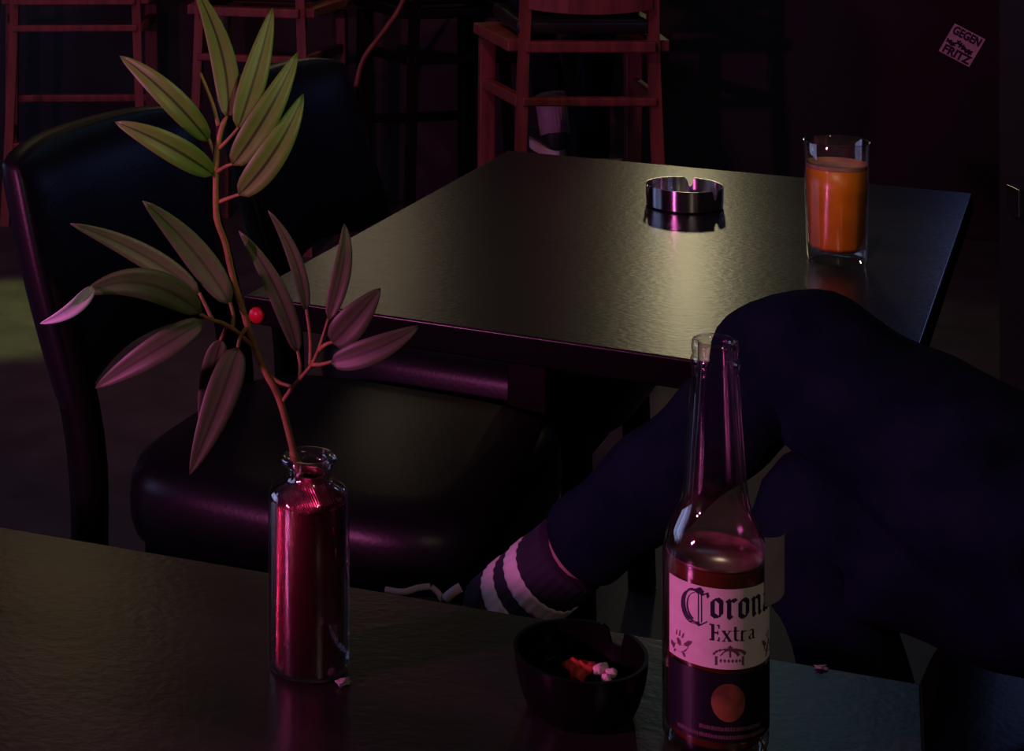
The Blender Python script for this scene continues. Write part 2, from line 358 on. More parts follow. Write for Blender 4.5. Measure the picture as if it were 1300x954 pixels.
# ------------------------------------------------------------------ black leather chairs
def leather_chair(label, loc, rz, grp='black leather chairs around the dining table'):
    t = thing('leather_chair', loc, label, 'chair', rz, grp)
    n = 72; vs, fs = [], []
    prof = [(.93, .376), (.975, .384), (.995, .402), (1.0, .425), (.992, .450), (.965, .468), (.90, .4785), (.7, .484), (.4, .488), (.15, .489)]
    for (q_, z) in prof:
        for i in range(n):
            a_ = 2*PI*i/n; c_, s_ = math.cos(a_), math.sin(a_); e_ = 2/4.2
            vs.append((.015+.252*q_*math.copysign(abs(c_)**e_, c_), .242*q_*math.copysign(abs(s_)**e_, s_), z))
    for i in range(len(prof)-1):
        for k_ in range(n): fs.append((i*n+k_, i*n+(k_+1) % n, (i+1)*n+(k_+1) % n, (i+1)*n+k_))
    fs += [tuple(range(n)), tuple(range((len(prof)-1)*n, len(prof)*n))]
    obj('seat_cushion', vs, fs, M['leather'], t)
    rbox('seat_frame', (-.190, -.190, .335), (.215, .190, .380), M['black_wood'], t, .004)
    # backrest: padded panel that leans back and bows slightly, its lower edge arched
    nx, ny, nz = 4, 14, 12; vs, fs = [], []; idx = {}
    def pt(side, j, k):
        y = -1+2*j/ny; z = k/nz
        zb = .535+.035*(1-y*y); zt = .850+.018*(1-abs(y)**4)
        hw = .235+.010*math.sin(PI*z)
        zz = lerp(zb, zt, z); yy = y*hw
        lean = -.255-.30*(zz-.47)
        bow = -.028*(1-y*y)
        e = 1-max(abs(y)**6, abs(2*z-1)**6)*.55
        th = .036*e
        return Vector((lean+bow+(th if side else -th), yy, zz))
    for s in (0, 1):
        for j in range(ny+1):
            for k in range(nz+1): idx[s, j, k] = len(vs); vs.append(pt(s, j, k))
    for s in (0, 1):
        for j in range(ny):
            for k in range(nz): fs.append((idx[s, j, k], idx[s, j+1, k], idx[s, j+1, k+1], idx[s, j, k+1]))
    for j in range(ny):
        for k in (0, nz): fs.append((idx[0, j, k], idx[0, j+1, k], idx[1, j+1, k], idx[1, j, k]))
    for k in range(nz):
        for j in (0, ny): fs.append((idx[0, j, k], idx[0, j, k+1], idx[1, j, k+1], idx[1, j, k]))
    b = obj('backrest', vs, fs, M['leather'], t)
    md = b.modifiers.new('bev', 'BEVEL'); md.width = .010; md.segments = 3; md.limit_method = 'ANGLE'; md.angle_limit = math.radians(40)
    for s in (-1, 1):
        v, f = sweep(smooth_path([(-.30, s*.205, 0), (-.265, s*.21, .25), (-.262, s*.21, .46), (-.29, s*.212, .60), (-.325, s*.214, .70)], 4), [.020+.006*min(1, i/8) for i in range(17)], 8)
        obj('rear_leg', v, f, M['black_wood'], t)
        bar('front_leg', (.212, s*.185, 0), (.200, s*.178, .38), .040, .040, M['black_wood'], t)
    return t
CA = Vector((.138, 2.223, 0))
chair = leather_chair('black leather chair nearest the front table, left of the vase branch', CA, A2)
cb = copy_tree(chair); cb.location = CA+V*.60; cb['label'] = 'black leather chair farther back, half hidden behind the green leaves'
cc = copy_tree(chair); cc.location = Vector((.86, 1.43, 0)); cc.rotation_euler = (0, 0, A2+PI); cc['label'] = 'black leather chair under the person in dark trousers'

# ------------------------------------------------------------------ wooden bar stools
def stool(label, loc, rz, sx=1.0, rungs=(.585,), slats=((.825, .90), (.97, 1.04)), wood='red_wood'):
    t = thing('bar_stool', loc, label, 'bar stool', rz, 'wooden bar stools along the bar')
    hb, hf = .166*sx, .208*sx
    for s in (-1, 1):
        v, f = sweep(smooth_path([(s*(hb+.030), -.215, 0), (s*(hb+.010), -.195, .45), (s*hb, -.19, .74), (s*(hb-.01), -.215, 1.06)], 5), [.0195]*16, 4)
        o = obj('back_post', v, f, M[wood], t, smooth=False)
        bar('front_leg', (s*hf, .20, 0), (s*(hf-.005), .19, .70), .044, .044, M[wood], t)
        for z in rungs: bar('side_rung', (s*(hb+.01), -.19, z), (s*hf, .19, z-.01), .026, .030, M[wood], t)
        bar('seat_rail', (s*(hb+.012), -.19, .727), (s*(hf+.004), .20, .727), .060, .030, M[wood], t)
    for z in rungs: bar('back_rung', (-hb-.006, -.195, z), (hb+.006, -.195, z), .032, .022, M[wood], t)
    bar('seat_rail', (-hb, -.192, .727), (hb, -.192, .727), .062, .028, M[wood], t)
    bar('seat_rail', (-hf, .195, .727), (hf, .195, .727), .062, .028, M[wood], t)
    bar('foot_rest', (-hf, .198, .345), (hf, .198, .345), .030, .026, M[wood], t)
    rbox('seat_cushion', (-hb-.02, -.20, .757), (hb+.02, .215, .795), M['cushion'], t, .014, 3)
    for z0, z1 in slats:
        n = 10; vs, fs = [], []
        for i in range(n+1):
            x = lerp(-hb+.008, hb-.008, i/n); bow = -.028*(1-(x/hb)**2); sag = -.012*(1-(x/hb)**2)
            for (dy, z) in ((-.009, z0+sag), (.009, z0+sag), (.009, z1), (-.009, z1)): vs.append((x, -.203-.03*(z0-.8)/.2+bow+dy, z))
        for i in range(n):
            for k in range(4): fs.append((4*i+k, 4*i+(k+1) % 4, 4*i+4+(k+1) % 4, 4*i+4+k))
        fs += [(0, 1, 2, 3), (4*n, 4*n+1, 4*n+2, 4*n+3)]
        obj('back_slat', vs, fs, M[wood], t, smooth=False)
    return t
stool('red brown wooden bar stool beyond the far edge of the dining table', (.905, 4.48, 0), 0)
stool('red brown wooden bar stool rising behind the green leaves', (.095, 5.27, 0), math.radians(-16), .96)
stool('red brown wooden bar stool at the far left edge', (-.53, 5.62, 0), math.radians(2), 1.18, (.636, .255), ((.86, .93), (1.0, 1.07)))
s4 = stool('shadowed black bar stool between the two lit red stools', (.63, 5.25, 0), math.radians(14), .86, wood='black_wood')

v, f = sweep(smooth_path([P(530, -70, 5.05), P(512, 0, 5.03), P(490, 36, 5.02), P(462, 74, 5.01), P(452, 110, 5.01)], 5), [.008]*21, 8)
mi = Matrix.Rotation(-math.radians(14), 3, 'Z')
obj('slanted_arm', [mi @ (q-s4.location) for q in v], f, M['red_wood'], s4)

# ------------------------------------------------------------------ juice glass
gl = P(1062, 329, 2.075); gz = .75
g = thing('juice_glass', (gl.x, gl.y, gz), 'tall glass of orange juice on the dining table', 'glass', .2)
fac = lambda z: max(0, 1-z/.11)
lathe('glass_wall', [(0, .0012), (.026, 0), (.0325, .001), (.0345, .004), (.0355, .020), (.0378, .09), (.0398, .149), (.0392, .1505), (.0382, .149), (.0362, .09), (.0338, .022), (.030, .0165), (0, .0150)], M['glass'], g, 80, fac)
lathe('juice', [(0, .0165), (.030, .0175), (.0332, .0225), (.0357, .09), (.0366, .118), (.034, .1185), (0, .1180)], M['juice'], g, 80, lambda z: fac(z) if z < .115 else 0)
lathe('pulp_film', [(.0368, .1175), (.0370, .1225), (.0367, .1227), (.0364, .1185), (0, .1192), (0, .1186), (.0364, .1178)], M['juice_foam'], g, 80)

# ------------------------------------------------------------------ steel ashtray on the dining table
al = P(869, 262, .54*F/(262-YH))
def ashtray(name, loc, R, Hh, rb, th, m, m_in, label, notches, rz, lip, parts='wall'):
    t = thing(name, loc, label, 'ashtray', rz)
    seg = 96; vs, fs = [], []
    def top(a):
        z = Hh
        for c, wd, dp in notches:
            d = abs((a-c+PI) % (2*PI)-PI)*R
            if d < wd: z = Hh-dp*(1 if d < wd*.6 else (wd-d)/(wd*.4))
        return z
    rows = 6
    for i in range(seg):
        a = 2*PI*i/seg; zt = top(a); ca, sa = math.cos(a), math.sin(a)
        for k in range(rows):
            s = k/(rows-1); z = lerp(.0030, zt, s); r = rb+(R-rb)*math.sin(min(1, z/Hh*1.0)*PI/2)**lip
            vs.append((r*ca, r*sa, z))
        for k in range(rows):
            s = 1-k/(rows-1); z = max(.0034, zt*s); r = rb+(R-rb)*math.sin(min(1, z/Hh)*PI/2)**lip-th
            vs.append((r*ca, r*sa, z))
    n = 2*rows
    for i in range(seg):
        j = (i+1) % seg
        for k in range(n-1): fs.append((i*n+k, j*n+k, j*n+k+1, i*n+k+1))
    wall = obj('wall', vs, fs, m, t)
    md = wall.modifiers.new('es', 'EDGE_SPLIT'); md.split_angle = math.radians(50)
    lathe('base', [(0, .0022), (rb-.0006, .0022), (rb-.0006, .0036), (0, .0036)], m_in, t, 64)
    lathe('foot_ring', [(rb-.006, 0), (rb-.0022, 0), (rb-.0018, .0026), (rb-.006, .0026)], M['black_wood'], t, 64)
    return t
ang_cam = math.atan2(-al.y, -al.x)
ashtray('steel_ashtray', (al.x, al.y, .75), .0535, .031, .0530, .0011, M['steel'], M['steel_in'], 'round shiny steel ashtray on the dining table',
        [(ang_cam+math.radians(52), .0045, .014), (ang_cam+math.radians(172), .0045, .014), (ang_cam+math.radians(-68), .0045, .014)], 0, 1)

# ------------------------------------------------------------------ black ashtray bowl in the foreground
bl = P(737, 900, .54*F/(900-YH))
ac = math.atan2(-bl.y, -bl.x)
ashtray('ashtray_bowl', (bl.x, bl.y, .75), .0405, .036, .031, .0022, M['black_glaze'], M['black_glaze'], 'small round black ashtray bowl holding scraps beside the beer bottle',
        [(ac+math.radians(145), .0070, .010)], 0, .8)
def lump(name, c, s, m, label, cat, seed, rz=0, rough=.18):
    bm = bmesh.new(); bmesh.ops.create_icosphere(bm, subdivisions=3, radius=1); r = random.Random(seed)
    ph = [(r.uniform(2, 6), r.uniform(0, 6), Vector((r.uniform(-1, 1), r.uniform(-1, 1), r.uniform(-1, 1))).normalized()) for _ in range(5)]
    for v in bm.verts:
        k = 1+sum(rough*.6*math.sin(f*v.co.dot(d)*1.6+p) for f, p, d in ph)
        v.co = Vector((v.co.x*s[0]*k, v.co.y*s[1]*k, v.co.z*s[2]*k))
    me = bpy.data.meshes.new(name); bm.to_mesh(me); bm.free(); me.materials.append(m)
    for p in me.polygons: p.use_smooth = True
    o = bpy.data.objects.new(name, me); C.objects.link(o); o.location = c; o.rotation_euler = (0, 0, rz); tag(o, label, cat); return o
def inbowl(px, py): return P(px, py, bl.y+.008)
def bowl_at(px, py, z):
    Y = (CAMZ-z)*F/(py-YH); p = P(px, py, Y); return p
lump('red_scrap', bowl_at(737, 851, .770), (.0082, .0065, .0062), M['ash_red'], 'crumpled bright red scrap in the black ashtray bowl', 'scrap', 3, rough=.25)
lump('paper_bed', bowl_at(744, 853, .757), (.022, .020, .0115), M['black_glaze'], 'dark ash heap under the scraps in the bowl', 'ash', 9)
lump('pale_scrap', bowl_at(763, 850, .773), (.0062, .0030, .0034), M['ash_pink'], 'larger pale stub leaning beside the red scrap', 'scrap', 5, .7, .1)
lump('pale_scrap', bowl_at(776, 855, .773), (.0036, .0028, .0030), M['ash_pink'], 'small pale stub nearest the bowl wall', 'scrap', 6, .2, .1)
lump('pale_scrap', bowl_at(770, 864, .772), (.0030, .0034, .0044), M['ash_pink'], 'tiny pale stub lowest in the bowl', 'scrap', 7, .2, .1)
lump('pale_scrap', bowl_at(721, 843, .768), (.0030, .002, .002), M['ash_pink'], 'tiny pale crumb left of the red scrap', 'scrap', 11, .2, .1)

# ------------------------------------------------------------------ glass vase
vc = P(392, 846, .54*F/(846-YH))
vs_ = thing('vase', (vc.x, vc.y, .75), 'slim glass bottle vase with copper red body on the front table', 'vase')
k = vc.y/F
hz = lambda y: CAMZ-(y-YH)*k-.75           # height above the table on the vase axis
Rv = 51.5*k
lathe('glass_body', [(0, .001), (Rv*.86, 0), (Rv*.97, .0015), (Rv, .005), (Rv, hz(632)), (Rv*.97, hz(624)), (Rv*.86, hz(617)), (Rv*.60, hz(610)), (27*k, hz(607)), (26.5*k, hz(594)), (27*k, hz(590)), (34*k, hz(588)), (35.5*k, hz(583)), (34.5*k, hz(579)), (30*k, hz(578)), (23*k, hz(579)), (21*k, hz(583)), (21*k, hz(607)), (Rv*.55, hz(614)), (Rv*.9, hz(624)), (Rv*.93, hz(634)), (Rv*.93, .0042), (0, .0038)], M['vase_glass'], vs_, 72)
lathe('foil_sleeve', [(0, .0045), (Rv*.90, .0045), (Rv*.915, .006), (Rv*.915, hz(634)), (Rv*.88, hz(626)), (Rv*.53, hz(616)), (20.5*k, hz(609)), (20.5*k, hz(600)), (19.5*k, hz(600)), (19.5*k, hz(610)), (Rv*.50, hz(618)), (Rv*.86, hz(629)), (Rv*.88, hz(640)), (Rv*.88, .012), (0, .011)], M['foil'], vs_, 72)
o = lump('torn_scrap', P(436, 871, .54*F/(871-YH))+Vector((0, 0, .0022)), (.0045, .0025, .0020), M['paper'], 'tiny torn scrap at the foot of the vase', 'scrap', 21, .5, .3)
lump('torn_scrap', P(1042, 850, .54*F/(850-YH))+Vector((0, 0, .0012)), (.0038, .002, .0012), M['paper'], 'tiny pale crumb near the far edge of the front table', 'scrap', 22, .1, .3)

# ------------------------------------------------------------------ leafy branch
YB = vc.y
br = thing('leafy_branch', (vc.x, vc.y, .765), 'branch with long narrow leaves standing in the vase', 'branch')
def pp(px, py, d=0): return P(px, py, YB+d)
stem = [pp(398, 800, .0), pp(388, 690, .0), pp(380, 600, 0), pp(374, 579, .0), pp(355, 508, .004), pp(330, 458, .006), pp(313, 408, .006), pp(297, 357, .004), pp(286, 309, 0), pp(275, 276, -.004), pp(274, 224, -.006), pp(276, 188, -.006), pp(283, 158, -.004), pp(290, 149, -.002)]
q = smooth_path(stem, 6)
v, f = sweep(q, [lerp(.0025, .0017, i/(len(q)-1))*(1.12 if i % 9 == 0 else 1) for i in range(len(q))], 10)
main = obj('stem', v, f, M['stem'], br, world=True)
def twig(pts, r0=.0015, r1=.0011): return tube('twig', [pp(*p) for p in pts], r0, r1, M['stem'], br, 7, 4)
for t_ in ([(277, 190, -.006), (290, 177, -.010), (303, 162, -.012)], [(275, 219, -.006), (286, 212, -.012), (296, 208, -.016)], [(277, 257, -.004), (290, 252, -.010), (304, 247, -.016)],
           [(276, 204, -.006), (270, 190, -.003), (265, 176, 0)], [(277, 160, -.004), (270, 132, .004), (254, 93, .010)],
           [(322, 441, .006), (308, 428, .0), (299, 420, -.004), (284, 411, -.008), (268, 406, -.012), (255, 399, -.014)], [(295, 418, -.004), (296, 400, -.002), (292, 384, 0)], [(270, 407, -.010), (262, 390, -.006), (253, 372, -.002)],
           [(313, 416, .006), (305, 428, -.004), (302, 442, -.012)], [(288, 414, -.006), (284, 424, .002), (280, 432, .006)],
           [(358, 511, .004), (370, 494, .0), (382, 480, -.006), (397, 461, -.010), (408, 434, -.012), (417, 405, -.012)], [(342, 476, .006), (355, 486, .004), (371, 491, -.001)],
           [(380, 482, -.006), (381, 464, -.002), (378, 446, .002)], [(394, 464, -.010), (394, 430, -.004), (389, 393, 0)], [(404, 446, -.012), (413, 438, -.016), (424, 434, -.018)], [(396, 463, -.010), (408, 463, -.018), (422, 459, -.024)]):
    twig(t_)
def leaf(base, mid, tip, wpx, m, d=(0, 0, 0), fold=.25, twist=0.0, n=16, bulge=.42):
    b, c, e = pp(*base, d[0]), pp(*mid, d[1]), pp(*tip, d[2])
    ctrl = c*2-(b+e)*.5
    W = wpx*1.08*YB/F/2; vs, fs, ac_ = [], [], []
    for i in range(n+1):
        t = i/n
        p = b*(1-t)**2+ctrl*2*t*(1-t)+e*t*t
        tg = ((ctrl-b)*(1-t)+(e-ctrl)*t).normalized()
        view = (p-Vector((0, 0, CAMZ))).normalized()
        sd_ = tg.cross(view).normalized(); nr = sd_.cross(tg).normalized()
        a = twist*(t-.3); sd_, nr = sd_*math.cos(a)+nr*math.sin(a), nr*math.cos(a)-sd_*math.sin(a)
        ww = W*max(.02, (math.sin(PI*min(1, t**.70))**.66 if t < 1 else 0))
        for k, s in enumerate((-1, -.55, 0, .55, 1)):
            vs.append(p+sd_*ww*s+nr*ww*fold*(abs(s)**1.3)*(1 if nr.dot(view) < 0 else -1)); ac_.append(abs(s))
    for i in range(n):
        for k in range(4): fs.append((5*i+k, 5*i+k+1, 5*i+6+k, 5*i+5+k))
    o = obj('leaf', vs, fs, m, br, world=True)
    at = o.data.attributes.new('across', 'FLOAT', 'POINT')
    for i, x in enumerate(ac_): at.data[i].value = x
    md = o.modifiers.new('sol', 'SOLIDIFY'); md.thickness = .0005; md.offset = 0
    return o
G, B_, O_ = M['leaf_green'], M['leaf_brown'], M['leaf_olive']
leaf((266, 180), (211, 119), (152, 71), 30, G, (0, -.006, .012))
leaf((272, 222), (211, 184), (146, 155), 32, G, (-.006, -.016, -.010))
leaf((290, 152), (281, 66), (246, -18), 30, G, (-.002, .006, .004))
leaf((302, 164), (325, 92), (346, 10), 31, G, (-.012, -.004, .014))
leaf((295, 210), (338, 146), (378, 66), 34, G, (-.016, -.022, -.006))
leaf((303, 248), (350, 190), (385, 119), 34, G, (-.016, -.026, -.014))
leaf((293, 387), (243, 316), (181, 255), 34, B_, (0, .004, -.006))
leaf((254, 374), (178, 322), (89, 284), 27, B_, (-.002, .0, -.010))
o = leaf((256, 398), (182, 360), (104, 375), 36, B_, (-.014, -.028, -.040), .2)
leaf((118, 364), (92, 392), (51, 411), 17, mat('leaf_tip_highlight', (.75, .78, .85), .35), (-.038, -.050, -.046), .35, .8)  # highlight on the bent tip, put in as a pale colour
leaf((259, 408), (191, 449), (121, 493), 32, B_, (-.012, -.020, -.008))
leaf((302, 441), (277, 514), (241, 603), 38, O_, (-.012, -.026, -.034))
leaf((281, 431), (268, 480), (254, 545), 28, O_, (.006, .010, .010))
leaf((379, 450), (349, 364), (303, 293), 24, O_, (.002, .006, .010), .3, .5)
leaf((389, 396), (373, 325), (340, 267), 17, O_, (0, .004, .006), .3, .7)
leaf((417, 407), (435, 338), (437, 284), 22, B_, (-.012, -.010, 0), .3, -.5)
leaf((422, 436), (450, 406), (483, 366), 36, O_, (-.018, -.026, -.024))
leaf((420, 461), (478, 443), (532, 414), 30, O_, (-.024, -.036, -.036))

# ------------------------------------------------------------------ beer bottle
bc = P(908, 940, .54*F/(940-YH))
bt = thing('beer_bottle', (bc.x, bc.y, .75), 'half full clear glass beer bottle with printed label on the front table', 'bottle')
mm = .001
outer = [(0, 3), (22, 2), (25, 0), (29, 1.5), (30.3, 5), (30.5, 10), (30.5, 104), (30.2, 111), (28.6, 120), (25.2, 129), (21.6, 136), (19.4, 143), (18.2, 152), (16.8, 175), (15.2, 200), (14.0, 216), (13.4, 219), (14.2, 220.5), (14.4, 224), (13.6, 226.5), (13.1, 228), (13.5, 229.5), (13.7, 233), (13.2, 236), (12.0, 237)]
inner = [(10.2, 236), (9.8, 232), (10.4, 219), (12.0, 200), (14.0, 175), (15.6, 152), (17.0, 143), (19.4, 136), (23.2, 129), (26.6, 120), (28.0, 111), (28.2, 104), (28.2, 10), (26, 7), (0, 6)]
lathe('bottle_glass', [(a*mm, b*mm) for a, b in outer+inner], M['bottle_glass'], bt, 80)
lathe('beer', [(0, .0063), (.0258, .0073), (.0280, .0104), (.0280, .1085), (.0280, .1095), (0, .1095)], M['beer'], bt, 72)
lathe('beer_surface', [(0, .1097), (.0262, .1097), (.0279, .1106), (.0281, .1118), (.0277, .1122), (.0266, .1112), (.0255, .1103), (0, .1102)], M['beer_top'], bt, 72)
tocam = Vector((-bc.x, -bc.y, 0)).normalized(); rgt = Vector((-tocam.y, tocam.x, 0)); 
if rgt.x < 0: rgt = -rgt
def cyl(s, z, r):                            # s millimetres to the right of the line facing us, z millimetres above the base
    a = s/30.5; n = tocam*math.cos(a)+rgt*math.sin(a)
    return Vector((n.x*r*mm, n.y*r*mm, z*mm))
def patch(name, s0, s1, z0, z1, r, m, n=40, th=.12):
    vs, fs = [], []
    for i in range(n+1):
        s = lerp(s0, s1, i/n)
        vs += [cyl(s, z0, r), cyl(s, z1, r), cyl(s, z1, r+th), cyl(s, z0, r+th)]
    for i in range(n):
        for k in range(4): fs.append((4*i+k, 4*i+(k+1) % 4, 4*i+4+(k+1) % 4, 4*i+4+k))
    fs += [(0, 1, 2, 3), (4*n, 4*n+1, 4*n+2, 4*n+3)]
    return obj(name, vs, fs, m, bt, smooth=False)
lab = patch('label', -30.5, 47, 57, 103, 30.55, M['label_white'])
low = patch('lower_label', -31, 47, 15, 54.5, 30.55, M['label_dark'])
def strokes(lines, nib, ang, z0, s0, sc, slant=0):
    """broad-nib lettering: every line is swept by a slanted nib"""
    polys = []
    c, s = math.cos(ang)*nib/2, math.sin(ang)*nib/2
    for ln in lines:
        for (x0, y0), (x1, y1) in zip(ln, ln[1:]):
            n = max(1, int(math.hypot(x1-x0, y1-y0)/1.2))
            for i in range(n):
                a, b = i/n, (i+1)/n
                pa = (s0+sc*lerp(x0, x1, a), z0+sc*lerp(y0, y1, a)); pb = (s0+sc*lerp(x0, x1, b), z0+sc*lerp(y0, y1, b))
                polys.append([(pa[0]-c, pa[1]-s), (pb[0]-c, pb[1]-s), (pb[0]+c, pb[1]+s), (pa[0]+c, pa[1]+s)])
                if abs((x1-x0)*s-(y1-y0)*c) < .35*nib*math.hypot(x1-x0, y1-y0)/2:      # stroke runs along the nib: give it a hairline
                    h = .22*nib
                    polys.append([(pa[0], pa[1]-h), (pb[0], pb[1]-h), (pb[0], pb[1]+h), (pa[0], pa[1]+h)])
    return polys
def ink(name, polys, m, r=30.75, parent=None):
    vs, fs = [], []
    for p in polys:
        i = len(vs); vs += [cyl(x, y, r) for x, y in p]; fs.append(tuple(range(i, i+len(p))))
    return obj(name, vs, fs, m, parent or bt, smooth=False)
def arc(cx, cy, rx, ry, a0, a1, n=14): return [(cx+rx*math.cos(math.radians(lerp(a0, a1, i/n))), cy+ry*math.sin(math.radians(lerp(a0, a1, i/n)))) for i in range(n+1)]
GL = {
 'o': ([[(1.2, 10.6), (1.2, 2.2), (3.6, .6)], [(1.2, 10.2), (3.6, 12), (6.2, 10.2), (6.2, 2.2), (3.6, .6)]], 9.3),
 'r': ([[(.6, 11.6), (1.6, 10.6), (1.6, 1.6), (3.0, .4)], [(1.8, 9.8), (4.2, 12), (5.6, 10.6)]], 7.4),
 'n': ([[(.6, 11.6), (1.6, 10.6), (1.6, 1.6), (2.8, .5)], [(1.8, 9.8), (4.4, 12), (6.6, 10.4), (6.6, 1.8), (8.0, .5)]], 10.2),
 'a': ([[(1.0, 10.6), (3.8, 12), (6.2, 10.4), (6.2, 1.8), (7.6, .5)], [(6.2, 7.2), (2.0, 5.6), (1.3, 2.4), (3.2, .6), (6.2, 2.4)]], 9.4),
}
word = []
capC = [arc(8.2, 9.5, 7.2, 9.6, 62, 290), arc(9.4, 9.5, 5.6, 8.0, 100, 250), [(9.6, 19.4), (13.2, 17.2), (15.6, 18.6), (16.2, 16.2)], [(10.6, 17.4), (10.6, -1.5)], [(12.4, 17.0), (12.4, 1.2)], [(8.4, 19.0), (11.0, 20.6), (13.4, 18.4)], [(9.0, .4), (11.5, -.6), (15.5, 2.2)]]
Z0 = 86.0
word += strokes(capC[:1], 3.5, math.radians(28), Z0-5.0, -20.0, 1.0)
word += strokes(capC[1:2], 1.3, math.radians(35), Z0-5.0, -20.0, 1.0)
word += strokes(capC[2:3]+capC[5:], 2.0, math.radians(48), Z0-5.0, -20.0, 1.0)
word += strokes(capC[3:5], .8, math.radians(30), Z0-5.0, -20.0, 1.0)
x = -2.6
for ch in 'orona':
    ls, adv = GL[ch]; word += strokes(ls, 3.0, math.radians(38), Z0, x, .94); x += adv*.94
ink('brand_lettering', word, M['ink'], parent=lab)
EX = []
def rect(x0, y0, x1, y1): return [(x0, y0), (x1, y0), (x1, y1), (x0, y1)]
ex0, ez = -3.2, 73.0
for r_ in (rect(0, 0, 5.6, .9), rect(0, 8.6, 5.6, 9.5), rect(1.0, 0, 2.7, 9.5), rect(2.7, 4.3, 4.6, 5.2), rect(4.9, 0, 5.6, 2.4), rect(4.9, 7.2, 5.6, 9.5), rect(4.3, 3.6, 4.9, 5.9)): EX.append([(ex0+a, ez+b) for a, b in r_])
def exs(lines, x0, nib=1.3, a=10): return strokes(lines, nib, math.radians(a), ez, ex0+x0, 1.0)
EX += exs([[(.8, 6.2), (4.6, .4)]], 6.8, 1.6) + exs([[(4.5, 6.2), (.9, .4)]], 6.8, .7)
EX += [[(ex0+6.8+a, ez+b) for a, b in rect(*r_)] for r_ in ((0, 5.9, 2.2, 6.4), (3.4, 5.9, 5.4, 6.4), (0, 0, 2.0, .5), (3.4, 0, 5.6, .5))]
EX += exs([[(1.6, 8.6), (1.6, 1.4), (2.6, .4), (3.8, 1.0)]], 12.8, 1.4) + [[(ex0+12.8+a, ez+b) for a, b in rect(.2, 5.8, 3.8, 6.4)]]
EX += exs([[(1.3, 6.2), (1.3, .3)], [(1.6, 4.6), (2.8, 6.0), (4.2, 5.4)]], 17.2, 1.4) + [[(ex0+17.2+a, ez+b) for a, b in rect(.1, 0, 2.9, .5)]]
EX += exs([[(1.0, 5.2), (2.4, 6.1), (3.9, 5.2), (3.9, 1.2), (5.0, .4)], [(3.9, 3.6), (1.4, 2.6), (1.2, 1.0), (2.4, .4), (3.9, 1.6)]], 22.2, 1.3)
ink('second_lettering', EX, M['ink'], parent=lab)
def griffin(s0, z0, d):
    shapes = [[(0, 3), (2, 1.2), (5, .8), (9, 1.2), (12, 3), (14, 6.5), (12.6, 8.4), (10.8, 6.4), (8.2, 5.4), (5, 5.4), (2.6, 4.6), (1.2, 5.6), (0, 5.4)],
              [(10.2, 7), (13.6, 10.4), (16.4, 10.8), (15.4, 8.6), (13.4, 6.6)], [(3.2, 1.4), (2.2, -.6), (3.4, -.8), (4.8, 1.4)], [(9.2, 1.4), (10.4, -.8), (12.0, -.6), (11, 2)],
              [(6.0, 5.4), (5.0, 8.6), (6.4, 9.6), (8.4, 8.2), (8.6, 5.6)], [(4.2, 10.6), (4.8, 14.2), (5.6, 14.2), (5.4, 10.6)], [(6.6, 10.8), (7.4, 14.8), (8.2, 14.6), (7.8, 10.8)], [(8.8, 10.6), (10.2, 14.0), (11.0, 13.6), (10.0, 10.4)]]
    return [[(s0+d*x*.95, z0+y*.92) for x, y in p] for p in shapes]
ink('griffin_emblem', griffin(-28.5, 59.8, 1), M['ink_soft'], parent=lab)
ink('griffin_emblem', griffin(46, 59.8, -1), M['ink_soft'], parent=lab)
cx, cz = 8.2, 59.0
crown = strokes([arc(0, 5.6, 9.2, 4.2, 10, 170, 16), arc(0, 4.8, 5.2, 4.4, 15, 165, 12)], 1.9, .6, cz, cx, 1)
crown += [[(cx+a, cz+b) for a, b in rect(*r_)] for r_ in ((-8.4, 0, 8.4, 1.4), (-8.4, 4.0, 8.4, 5.4), (-8.4, .2, -7.0, 5.4), (7.0, .2, 8.4, 5.4), (-.5, 5, .5, 11.8), (-1.4, 10.4, 1.4, 11.1))]
for i in range(6): crown.append([(cx-6+i*2.2+a, cz+b) for a, b in ((0, 3), (.8, 1.8), (1.6, 3), (.8, 4.2))])
for i in range(9):
    a = math.radians(15+150*i/8); xx, yy = 9.2*math.cos(a), 5.6+4.2*math.sin(a); crown.append([(cx+xx+p*.9, cz+yy+q*.9) for p, q in ((-1, 0), (0, -1), (1, 0), (0, 1))])
ink('crown_emblem', crown, M['ink_soft'], parent=lab)
# lower label: round gold emblem and two lines of worn small print
em = [[(7.5+9.5*math.cos(2*PI*i/28), 37+10.5*math.sin(2*PI*i/28)) for i in range(28)]]
vs, fs = [cyl(7.5, 38, 30.78)], []
for ring in range(1, 9):
    for i in range(28): vs.append(cyl(7.5+9.8*ring/8*math.cos(2*PI*i/28), 38+11.0*ring/8*math.sin(2*PI*i/28), 30.78))
for i in range(28):
    j = (i+1) % 28; fs.append((0, 1+i, 1+j))
    for q_ in range(7): fs.append((1+28*q_+i, 29+28*q_+i, 29+28*q_+j, 1+28*q_+j))
obj('round_emblem', vs, fs, M['gold'], low, smooth=False)
pr = []; r_ = random.Random(2)
for z0, sa, sb in ((21.6, -9, 28), (17.0, -23, 33)):
    s = sa
    while s < sb:
        wd = r_.uniform(.7, 1.3); pr.append([(s, z0), (s+wd, z0), (s+wd, z0+r_.uniform(1.8, 2.6)), (s, z0+2.2)]); s += wd+r_.uniform(.15, .5)
ink('small_print', pr, M['ink_soft'], parent=low)
